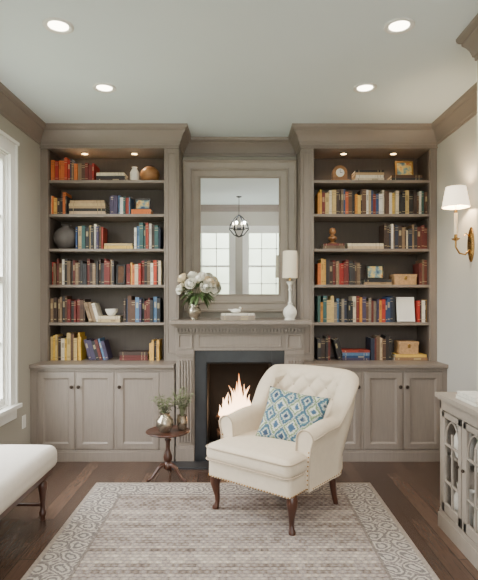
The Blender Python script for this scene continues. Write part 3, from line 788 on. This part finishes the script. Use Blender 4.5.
# ------------------------------------------------------------ console
b = B('glass_door_console'); X0, X1, Y0, Y1, HT = 1.272, 1.412, 1.95, 3.215, .845
b.box(X0-.025, X1, Y0-.02, Y1+.02, HT-.028, HT, 'console'); b.box(X0-.012, X1, Y0-.01, Y1+.01, HT-.042, HT-.026, 'console')
b.box(X0, X1, Y1-.02, Y1, .0, HT-.04, 'console'); b.box(X0, X1, Y0, Y0+.02, 0, HT-.04, 'console')
b.box(X1-.012, X1, Y0, Y1, .06, HT-.04, 'console'); b.box(X0, X1, Y0, Y1, .10, .12, 'console'); b.box(X0+.03, X1, Y0, Y1, .46, .475, 'console')
b.box(X0, X0+.02, Y0, Y1, HT-.10, HT-.04, 'console'); b.box(X0-.01, X0+.02, Y0, Y1+.01, 0, .09, 'console'); b.box(X0-.004, X0+.02, Y0, Y1, .09, .12, 'console')
nd = 4; dw = (Y1-Y0-.06)/nd
for i in range(nd+1):
    y = Y0+.03+dw*i; b.box(X0, X0+.02, y-.015, y+.015, .12, HT-.10, 'console')
for i in range(nd):
    ya, yb = Y0+.03+dw*i+.017, Y0+.03+dw*(i+1)-.017
    xf = X0-.006
    b.box(xf, xf+.02, ya, ya+.035, .125, HT-.105, 'console'); b.box(xf, xf+.02, yb-.035, yb, .125, HT-.105, 'console')
    b.box(xf, xf+.02, ya, yb, .125, .18, 'console'); b.box(xf, xf+.02, ya, yb, HT-.14, HT-.105, 'console')
    b.box(xf+.009, xf+.012, ya+.03, yb-.03, .17, HT-.13, 'glass')
    ym = (ya+yb)/2; hw = (yb-ya)/2-.035
    zt = HT-.14; zb = .18
    for sg in (-1, 1):
        pts = [(xf+.01, ym+sg*hw*math.cos(q*math.pi/2/8), zt-.16+.15*math.sin(q*math.pi/2/8)) for q in range(9)]
        b.tube(pts, .006, 'console', 6)
    b.box(xf+.003, xf+.015, ym-.006, ym+.006, zb, zt-.08, 'console')
    b.box(xf+.003, xf+.015, ya+.03, yb-.03, zt-.166, zt-.154, 'console'); b.box(xf+.003, xf+.015, ya+.03, yb-.03, zb+.13, zb+.142, 'console')
    b.sphere((xf-.012, yb-.018 if i % 2 == 0 else ya+.018, .47), .010, 'knob', 10)
q = random.Random(4)
for zz in (.1205, .4755):
    y = Y0+.06
    while y < Y1-.08:
        k = q.random(); xc = X0+.077
        if k < .5:
            for s_ in range(3): b.lathe([(0, s_*.012), (.035, s_*.012), (.048, s_*.012+.018), (.045, s_*.012+.018), (0, s_*.012+.006)], (xc, y+.03, zz), 'ceram', 18)
            b.lathe([(0, .042), (.022, .042), (.04, .06), (.045, .09), (.042, .09), (0, .05)], (xc, y+.03, zz), 'ceram', 18)
        else:
            b.lathe([(0, 0), (.03, 0), (.045, .05), (.042, .12), (.022, .17), (.03, .2), (.026, .2), (0, .16)], (xc, y+.03, zz), 'ceram', 18)
        y += .13
b.done(bevel=.0015, sharp=40)
b = B('book_stack'); zz = HT+.0005
for i, (cc, l) in enumerate((((205, 198, 186), .26), ((222, 218, 210), .22))):
    b.box(1.29, 1.405, 2.90-l/2, 2.90+l/2, zz, zz+.003, 'book', lin(cc)); b.box(1.293, 1.402, 2.903-l/2, 2.897+l/2, zz+.003, zz+.020, 'book', lin((230, 226, 214))); b.box(1.29, 1.405, 2.90-l/2, 2.90+l/2, zz+.020, zz+.023, 'book', lin(cc)); b.box(1.402, 1.405, 2.90-l/2, 2.90+l/2, zz, zz+.023, 'book', lin(cc)); zz += .0235
b.done()

# ------------------------------------------------------------ sconce
b = B('wall_sconce'); sy = 4.03; X = XR
b.M = TR((X, sy, 1.87)) @ Matrix.Rotation(math.radians(-90), 4, 'Y') @ Matrix.Diagonal((1.0, .36, 1, 1))
b.lathe([(.14, 0), (.14, .006), (.125, .012), (.11, .012), (.10, .018), (0, .02)], (0, 0, 0), 'brass', 28); b.M = Matrix()
sxx = X-.125
b.tube([(X-.015, sy, 1.83), (X-.05, sy, 1.79), (X-.095, sy, 1.80), (sxx, sy, 1.85), (sxx, sy, 1.92)], .007, 'brass', 10)
b.tube([(X-.015, sy, 1.93), (X-.045, sy, 1.96), (X-.06, sy, 1.94)], .005, 'brass', 8)
b.lathe([(0, 0), (.012, 0), (.03, .012), (.032, .018), (.014, .022), (.012, .03), (.012, .24), (0, .24)], (sxx, sy, 1.90), 'brass', 16)
b.lathe([(.0135, .05), (.0135, .22)], (sxx, sy, 1.90), 'candle', 12)
b.lathe([(.105, 2.165), (.076, 2.325), (.074, 2.325), (.103, 2.165)], (sxx, sy, 0), 'shade', 32)
for k in range(3):
    a = k*2.094; b.tube([(sxx, sy, 2.14), (sxx+.088*math.cos(a), sy+.088*math.sin(a), 2.245)], .0015, 'brass', 4)
b.done(sharp=50)
lamp('POINT', 'sconce_lamp', (sxx, sy, 2.24), 14, (1, .78, .5), .03)

# ------------------------------------------------------------ recessed lights
cans = [(-1.06, 2.98), (.94, 2.98), (-1.02, 3.85), (.955, 3.85), (-1.0, 1.2), (.94, 1.2), (-1.0, -.6), (.94, -.6)]  # pairs out of view near and behind the camera are added to brighten the room
for x, y in cans:
    b = B('recessed_ceiling_light')
    b.lathe([(.088, H), (.088, H-.006), (.082, H-.010), (.066, H-.008), (.058, H-.002)], (x, y, 0), 'white', 32); b.lathe([(.058, H-.003), (0, H-.003)], (x, y, 0), 'bulb', 32); b.done(sharp=60)
    lamp('SPOT', 'downlight', (x, y, H-.02), 58, (1, .94, .85), .05, spot_size=2.6, spot_blend=.9)

# ------------------------------------------------------------ chandelier (behind camera, seen in the mirror)
b = B('lantern_chandelier'); cx_, cy_ = 0, -.6
b.tube([(cx_, cy_, 2.66), (cx_, cy_, H-.02)], .006, 'iron', 8); b.lathe([(0, 0), (.06, 0), (.05, -.02), (.01, -.03)], (cx_, cy_, H), 'iron', 20)
for k in range(6):
    a = k*math.pi/3; d = (math.cos(a), math.sin(a))
    b.tube([(cx_, cy_, 2.66), (cx_+d[0]*.08, cy_+d[1]*.08, 2.60), (cx_+d[0]*.18, cy_+d[1]*.18, 2.45), (cx_+d[0]*.2, cy_+d[1]*.2, 2.36), (cx_+d[0]*.10, cy_+d[1]*.10, 2.24), (cx_, cy_, 2.2)], .012, 'iron', 8)
    b.tube([(cx_+d[0]*.12, cy_+d[1]*.12, 2.36), (cx_+d[0]*.12, cy_+d[1]*.12, 2.45)], .012, 'candle', 8); b.sphere((cx_+d[0]*.12, cy_+d[1]*.12, 2.475), .018, 'bulb', 8, (1, 1, 1.5))
    if k % 2 == 0: lamp('POINT', 'chandelier_lamp', (cx_+d[0]*.12, cy_+d[1]*.12, 2.50), 105, (.97, .98, 1.0), .02)
b.tube([(cx_+.2*math.cos(k*math.pi/12), cy_+.2*math.sin(k*math.pi/12), 2.38) for k in range(24)], .010, 'iron', 8, closed=True)
b.tube([(cx_+.12*math.cos(k*math.pi/12), cy_+.12*math.sin(k*math.pi/12), 2.355) for k in range(24)], .010, 'iron', 8, closed=True)
b.done(sharp=60)

# ------------------------------------------------------------ world
w = bpy.data.worlds.new('daylight'); bpy.context.scene.world = w; w.use_nodes = True
nt = w.node_tree; bg = nt.nodes['Background']; tc = nt.nodes.new('ShaderNodeTexCoord'); sp = nt.nodes.new('ShaderNodeSeparateXYZ')
nt.links.new(tc.outputs['Generated'], sp.inputs[0])
nz = nt.nodes.new('ShaderNodeTexNoise'); nz.inputs['Scale'].default_value = 9; nz.inputs['Detail'].default_value = 6; nt.links.new(tc.outputs['Generated'], nz.inputs[0])
ma = nt.nodes.new('ShaderNodeMath'); ma.operation = 'MULTIPLY_ADD'; ma.inputs[1].default_value = .35; nt.links.new(nz.outputs['Fac'], ma.inputs[0]); nt.links.new(sp.outputs[2], ma.inputs[2])
rp = nt.nodes.new('ShaderNodeValToRGB'); e = rp.color_ramp.elements; e[0].position = .1; e[0].color = (.16, .18, .13, 1); e[1].position = .36; e[1].color = (.93, .98, 1.0, 1)
x = e.new(.2); x.color = (.26, .29, .23, 1)
nt.links.new(ma.outputs[0], rp.inputs[0]); nt.links.new(rp.outputs[0], bg.inputs['Color']); bg.inputs['Strength'].default_value = 20

# ------------------------------------------------------------ camera
cam = bpy.data.cameras.new('camera'); o = bpy.data.objects.new('camera', cam); bpy.context.scene.collection.objects.link(o)
o.location = (0, 0, EYE); o.rotation_euler = (math.radians(90), 0, 0)
cam.sensor_fit = 'HORIZONTAL'; cam.sensor_width = 36; cam.lens = F/478*36; cam.shift_y = 10/478; cam.clip_start = .05
bpy.context.scene.camera = o
